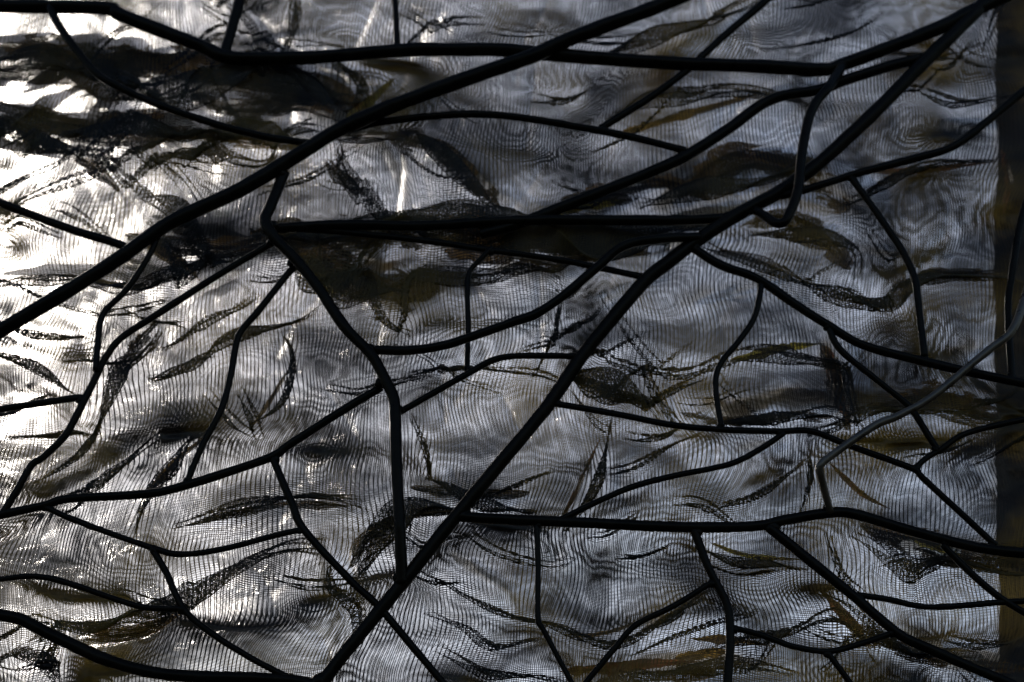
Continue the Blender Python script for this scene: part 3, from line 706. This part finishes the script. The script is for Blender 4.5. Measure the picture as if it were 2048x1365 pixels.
# ------------------------------------------------------------------ the welded screen of bent bars and rods
BARS = [ # (points, width, depth over screen, material, name)
 ([(-60,8),(0,12),(206,17),(245,32),(396,90),(465,116),(600,116),(700,110),(818,100),(990,100),(1076,107),(1196,117),(1348,127),(1520,133),(1640,140),(1692,127),(1864,62),(1950,20),(2080,-40)], 27, 0.0, 0, 'bar'),
 ([(1440,-40),(1317,12),(1145,76),(1059,114),(921,162),(783,213),(675,262),(585,317),(482,379),(344,444),(241,515),(155,570),(0,663),(-60,700)], 29, 0.012, 0, 'bar'),
 ([(2010,-40),(1950,25),(1899,76),(1858,114),(1761,213),(1658,310),(1610,348),(1555,386),(1468,434),(1382,490),(1340,522),(1290,562),(1231,630),(1162,715),(1093,815),(1010,915),(914,1030),(818,1150),(759,1222),(680,1319),(620,1400)], 27, 0.0, 0, 'bar'),
 ([(912,1033),(1024,1040),(1128,1044),(1348,1054),(1503,1053),(1572,1040),(1658,1026),(1710,1029),(1830,1064),(1968,1098),(2100,1110)], 21, 0.0, 0, 'bar'),
 ([(568,345),(541,413),(530,441),(548,475),(592,520),(637,577),(690,655),(742,710),(775,768),(788,800),(791,840),(793,920),(800,1067),(803,1168)], 22, 0.014, 0, 'bar'),
 ([(1858,114),(1778,133),(1692,160),(1640,179),(1541,200),(1451,262),(1348,324),(1196,386),(1093,427),(1024,452),(960,470)], 22, -0.004, 0, 'bar'),
 ([(545,458),(680,450),(850,452),(1059,441),(1348,441),(1468,436)], 20, 0.0, 0, 'bar'),
 ([(-50,1212),(0,1230),(41,1239),(103,1270),(207,1318),(293,1343),(379,1353),(480,1356),(590,1362),(640,1376)], 24, 0.0, 0, 'bar'),
 ([(1535,1053),(1641,1139),(1710,1195),(1796,1267),(1865,1301),(2002,1360),(2080,1392)], 20, 0.0, 0, 'bar'),
 ([(1385,495),(1440,530),(1513,557),(1589,608),(1658,652),(1727,691),(1830,719),(1933,743),(2090,776)], 18, 0.0, 0, 'bar'),
 ([(480,-50),(479,0),(448,110)], 20, 0.0, 0, 'rod'),
 ([(789,-50),(790,0),(795,98)], 12, 0.0, 0, 'rod'),
 ([(98,14),(120,55),(155,103),(196,150),(240,175),(310,207),(413,243),(523,272),(640,290)], 15, 0.004, 0, 'rod'),
 ([(-50,385),(0,406),(138,458),(224,484),(262,500)], 17, 0.0, 0, 'rod'),
 ([(690,262),(766,244),(887,231),(966,229),(1059,238),(1179,258),(1265,275),(1372,302)], 15, -0.002, 0, 'rod'),
 ([(1200,258),(1222,244),(1293,200),(1369,145),(1410,107),(1468,55),(1537,-3),(1580,-50)], 15, -0.004, 0, 'rod'),
 ([(1685,132),(1655,178),(1632,205),(1617,240),(1603,310),(1596,379),(1580,425),(1567,446),(1550,446),(1534,436),(1508,420)], 19, 0.03, 0, 'hooked_rod'),
 ([(2100,140),(2048,182),(1968,248),(1905,294),(1830,317),(1727,344),(1603,382),(1560,392)], 16, 0.0, 0, 'rod'),
 ([(1702,355),(1744,413),(1780,465),(1806,505),(1830,560),(1840,639),(1849,716)], 14, 0.0, 0, 'rod'),
 ([(732,700),(818,701),(887,691),(942,674),(1024,645),(1072,628),(1128,591),(1196,533),(1248,492),(1320,478),(1400,474)], 18, 0.024, 0, 'rod'),
 ([(985,495),(965,515),(938,546),(935,588),(936,660),(934,742)], 11, -0.002, 0, 'rod'),
 ([(797,826),(928,752),(983,722),(1024,713),(1090,712),(1158,713)], 13, 0.002, 0, 'rod'),
 ([(762,775),(700,812),(585,885),(547,912),(482,936),(372,971),(293,988),(138,998),(86,1012),(0,1030),(-50,1040)], 17, 0.0, 0, 'rod'),
 ([(596,522),(517,622),(484,660),(472,691),(461,753),(441,822),(403,895),(374,966)], 13, 0.0, 0, 'rod'),
 ([(560,478),(470,530),(406,570),(310,632),(245,674),(213,712),(189,760),(165,808),(131,870),(86,915),(63,931),(34,981),(5,1028)], 14, 0.0, 0, 'rod'),
 ([(318,462),(300,508),(255,577),(212,620),(202,640),(198,663),(191,742)], 12, 0.006, 0, 'rod'),
 ([(-50,826),(0,819),(145,797),(168,796)], 14, 0.0, 0, 'rod'),
 ([(90,1014),(155,1043),(310,1098),(365,1109),(448,1098),(551,1071),(606,1059)], 12, 0.0, 0, 'rod'),
 ([(304,1098),(331,1143),(365,1215),(413,1260),(499,1315),(590,1362)], 13, 0.0, 0, 'rod'),
 ([(-50,1166),(0,1159),(69,1153),(138,1167),(275,1212),(366,1219)], 12, 0.0, 0, 'rod'),
 ([(545,915),(565,964),(585,1009),(608,1060),(700,1160),(757,1213),(820,1288),(883,1362),(910,1395)], 15, 0.0, 0, 'rod'),
 ([(1073,1048),(1076,1136),(1076,1236),(1088,1262),(1141,1362),(1160,1400)], 11, 0.0, 0, 'rod'),
 ([(1120,1040),(1190,1006),(1265,974),(1348,952),(1420,938),(1475,923),(1534,890),(1568,866)], 12, 0.0, 0, 'rod'),
 ([(1100,806),(1230,828),(1348,851),(1450,860),(1555,863),(1623,863),(1692,889),(1772,918),(1830,940),(1846,957),(1920,1025),(1992,1092)], 13, 0.0, 0, 'rod'),
 ([(1524,566),(1510,632),(1479,681),(1440,730),(1431,777),(1443,857)], 12, 0.0, 0, 'rod'),
 ([(1654,648),(1679,698),(1744,753),(1813,808),(1832,832),(1876,902)], 13, 0.0, 0, 'rod'),
 ([(1828,940),(1851,918),(1882,899),(1933,867),(2048,839),(2100,832)], 12, 0.0, 0, 'rod'),
 ([(2070,520),(2048,600),(2023,663),(1968,708),(1864,794),(1796,832),(1747,853),(1658,915),(1642,930),(1640,946),(1661,1026)], 15, 0.034, 1, 'bent_rod'),
 ([(2060,380),(2040,450),(2023,553),(2016,622),(2024,765)], 14, 0.0, 0, 'rod'),
 ([(1714,1190),(1780,1200),(1847,1214),(1920,1212),(2002,1205),(2100,1200)], 12, 0.0, 0, 'rod'),
 ([(1885,1090),(1940,1145),(2002,1197),(2090,1250)], 14, 0.0, 0, 'rod'),
 ([(1387,1058),(1417,1136),(1450,1200),(1459,1240),(1460,1290),(1453,1400)], 17, 0.0, 0, 'rod'),
 ([(1428,1162),(1348,1212),(1272,1250),(1230,1296),(1172,1365),(1150,1395)], 12, 0.0, 0, 'rod'),
 ([(1462,1255),(1520,1270),(1589,1294),(1658,1303),(1727,1286),(1790,1264)], 12, 0.0, 0, 'rod'),
 ([(1653,1303),(1700,1366),(1720,1400)], 12, 0.0, 0, 'rod'),
 ([(560,455),(700,466),(850,482),(973,500),(1128,522),(1295,556)], 13, -0.004, 0, 'rod'),
]
screen = empty('metal_screen'); screen.matrix_world = M
tag(screen, 'black welded screen of bent bars branching like leaf veins in front of the nets', 'metal screen')
PX = 0.00054
ends = []; paths = []
def rod_path(pts):
    P = catmull(pts, 7.0)
    # keep bends fairly crisp: blend of the polyline and its smooth curve
    return P
for bi, (pts, wd, z0, mt, nm) in enumerate(BARS):
    C = rod_path(pts); n = len(C)
    L = loc(C[:, 0], C[:, 1], z0)
    # lift in the middle when a rod rides over others, root down at the ends
    if z0 > 0.01:
        t = np.linspace(0, 1, n); lift = np.clip(np.minimum(t, 1 - t) * 8, 0, 1)
        L = loc(C[:, 0], C[:, 1], 0.004 + (z0 - 0.004) * lift)
    dep = D0 + L[:, 1] * YF
    r = wd * (dep * SENS / FOC / 2048) * 0.5 * 1.04 * (1 + 0.04 * vnoise(np.arange(n) / 9.0, np.zeros(n), 400 + bi)) * np.ones(n)
    o = tube(nm, L, r, M_grey if mt else M_black, screen, 14, wob=0.05, seed=bi)
    if mt: o['label'] = 'bent rod coloured paler as if lit from the front, standing out in front'
    if nm == 'hooked_rod': o['label'] = 'rod with a hooked lower end standing out in front'
    paths.append((L, wd, o)); 
# weld fillets where rod ends meet another member
def weld(c, r, dirv, parent, seed):
    k, m = 12, 8; V = []; f = []
    d = dirv / (np.linalg.norm(dirv) + 1e-9); s = np.cross(d, [0, 0, 1.0]); s /= np.linalg.norm(s) + 1e-9
    q = np.cross(s, d)
    for i in range(m + 1):
        th = math.pi * i / m
        for j in range(k):
            ph = 2 * math.pi * j / k
            rr_ = 1 + 0.12 * math.sin(3 * ph + seed) * math.sin(th) + 0.08 * math.cos(5 * th + seed * 2)
            V.append(c + r * rr_ * (d * math.cos(th) * 1.35 + s * math.sin(th) * math.cos(ph) * 1.15 + q * math.sin(th) * math.sin(ph) * 0.9))
    for i in range(m):
        for j in range(k):
            f.append([i * k + j, (i + 1) * k + j, (i + 1) * k + (j + 1) % k, i * k + (j + 1) % k])
    mesh_obj('weld_bead', np.array(V), f, M_black, parent)
for a, (L, wd, o) in enumerate(paths):
    for e, nb in ((0, 3), (-1, -4)):
        p = L[e]
        if abs(p[0]) > 0.62 or abs(p[1]) > 0.42: continue
        best = 1e9
        for b, (L2, w2, o2) in enumerate(paths):
            if b == a: continue
            d = np.linalg.norm(L2[:, :2] - p[:2], axis=1); i = d.argmin()
            if d[i] < best: best = d[i]; bp = L2[i]; bw = w2
        if best < 0.022:
            dv = L[nb] - p
            c = bp + dv / (np.linalg.norm(dv) + 1e-9) * bw * PX * 0.42
            c[2] = 0.5 * (p[2] + bp[2])
            weld(c, wd * PX * 0.62, dv, o, a * 1.7 + e)
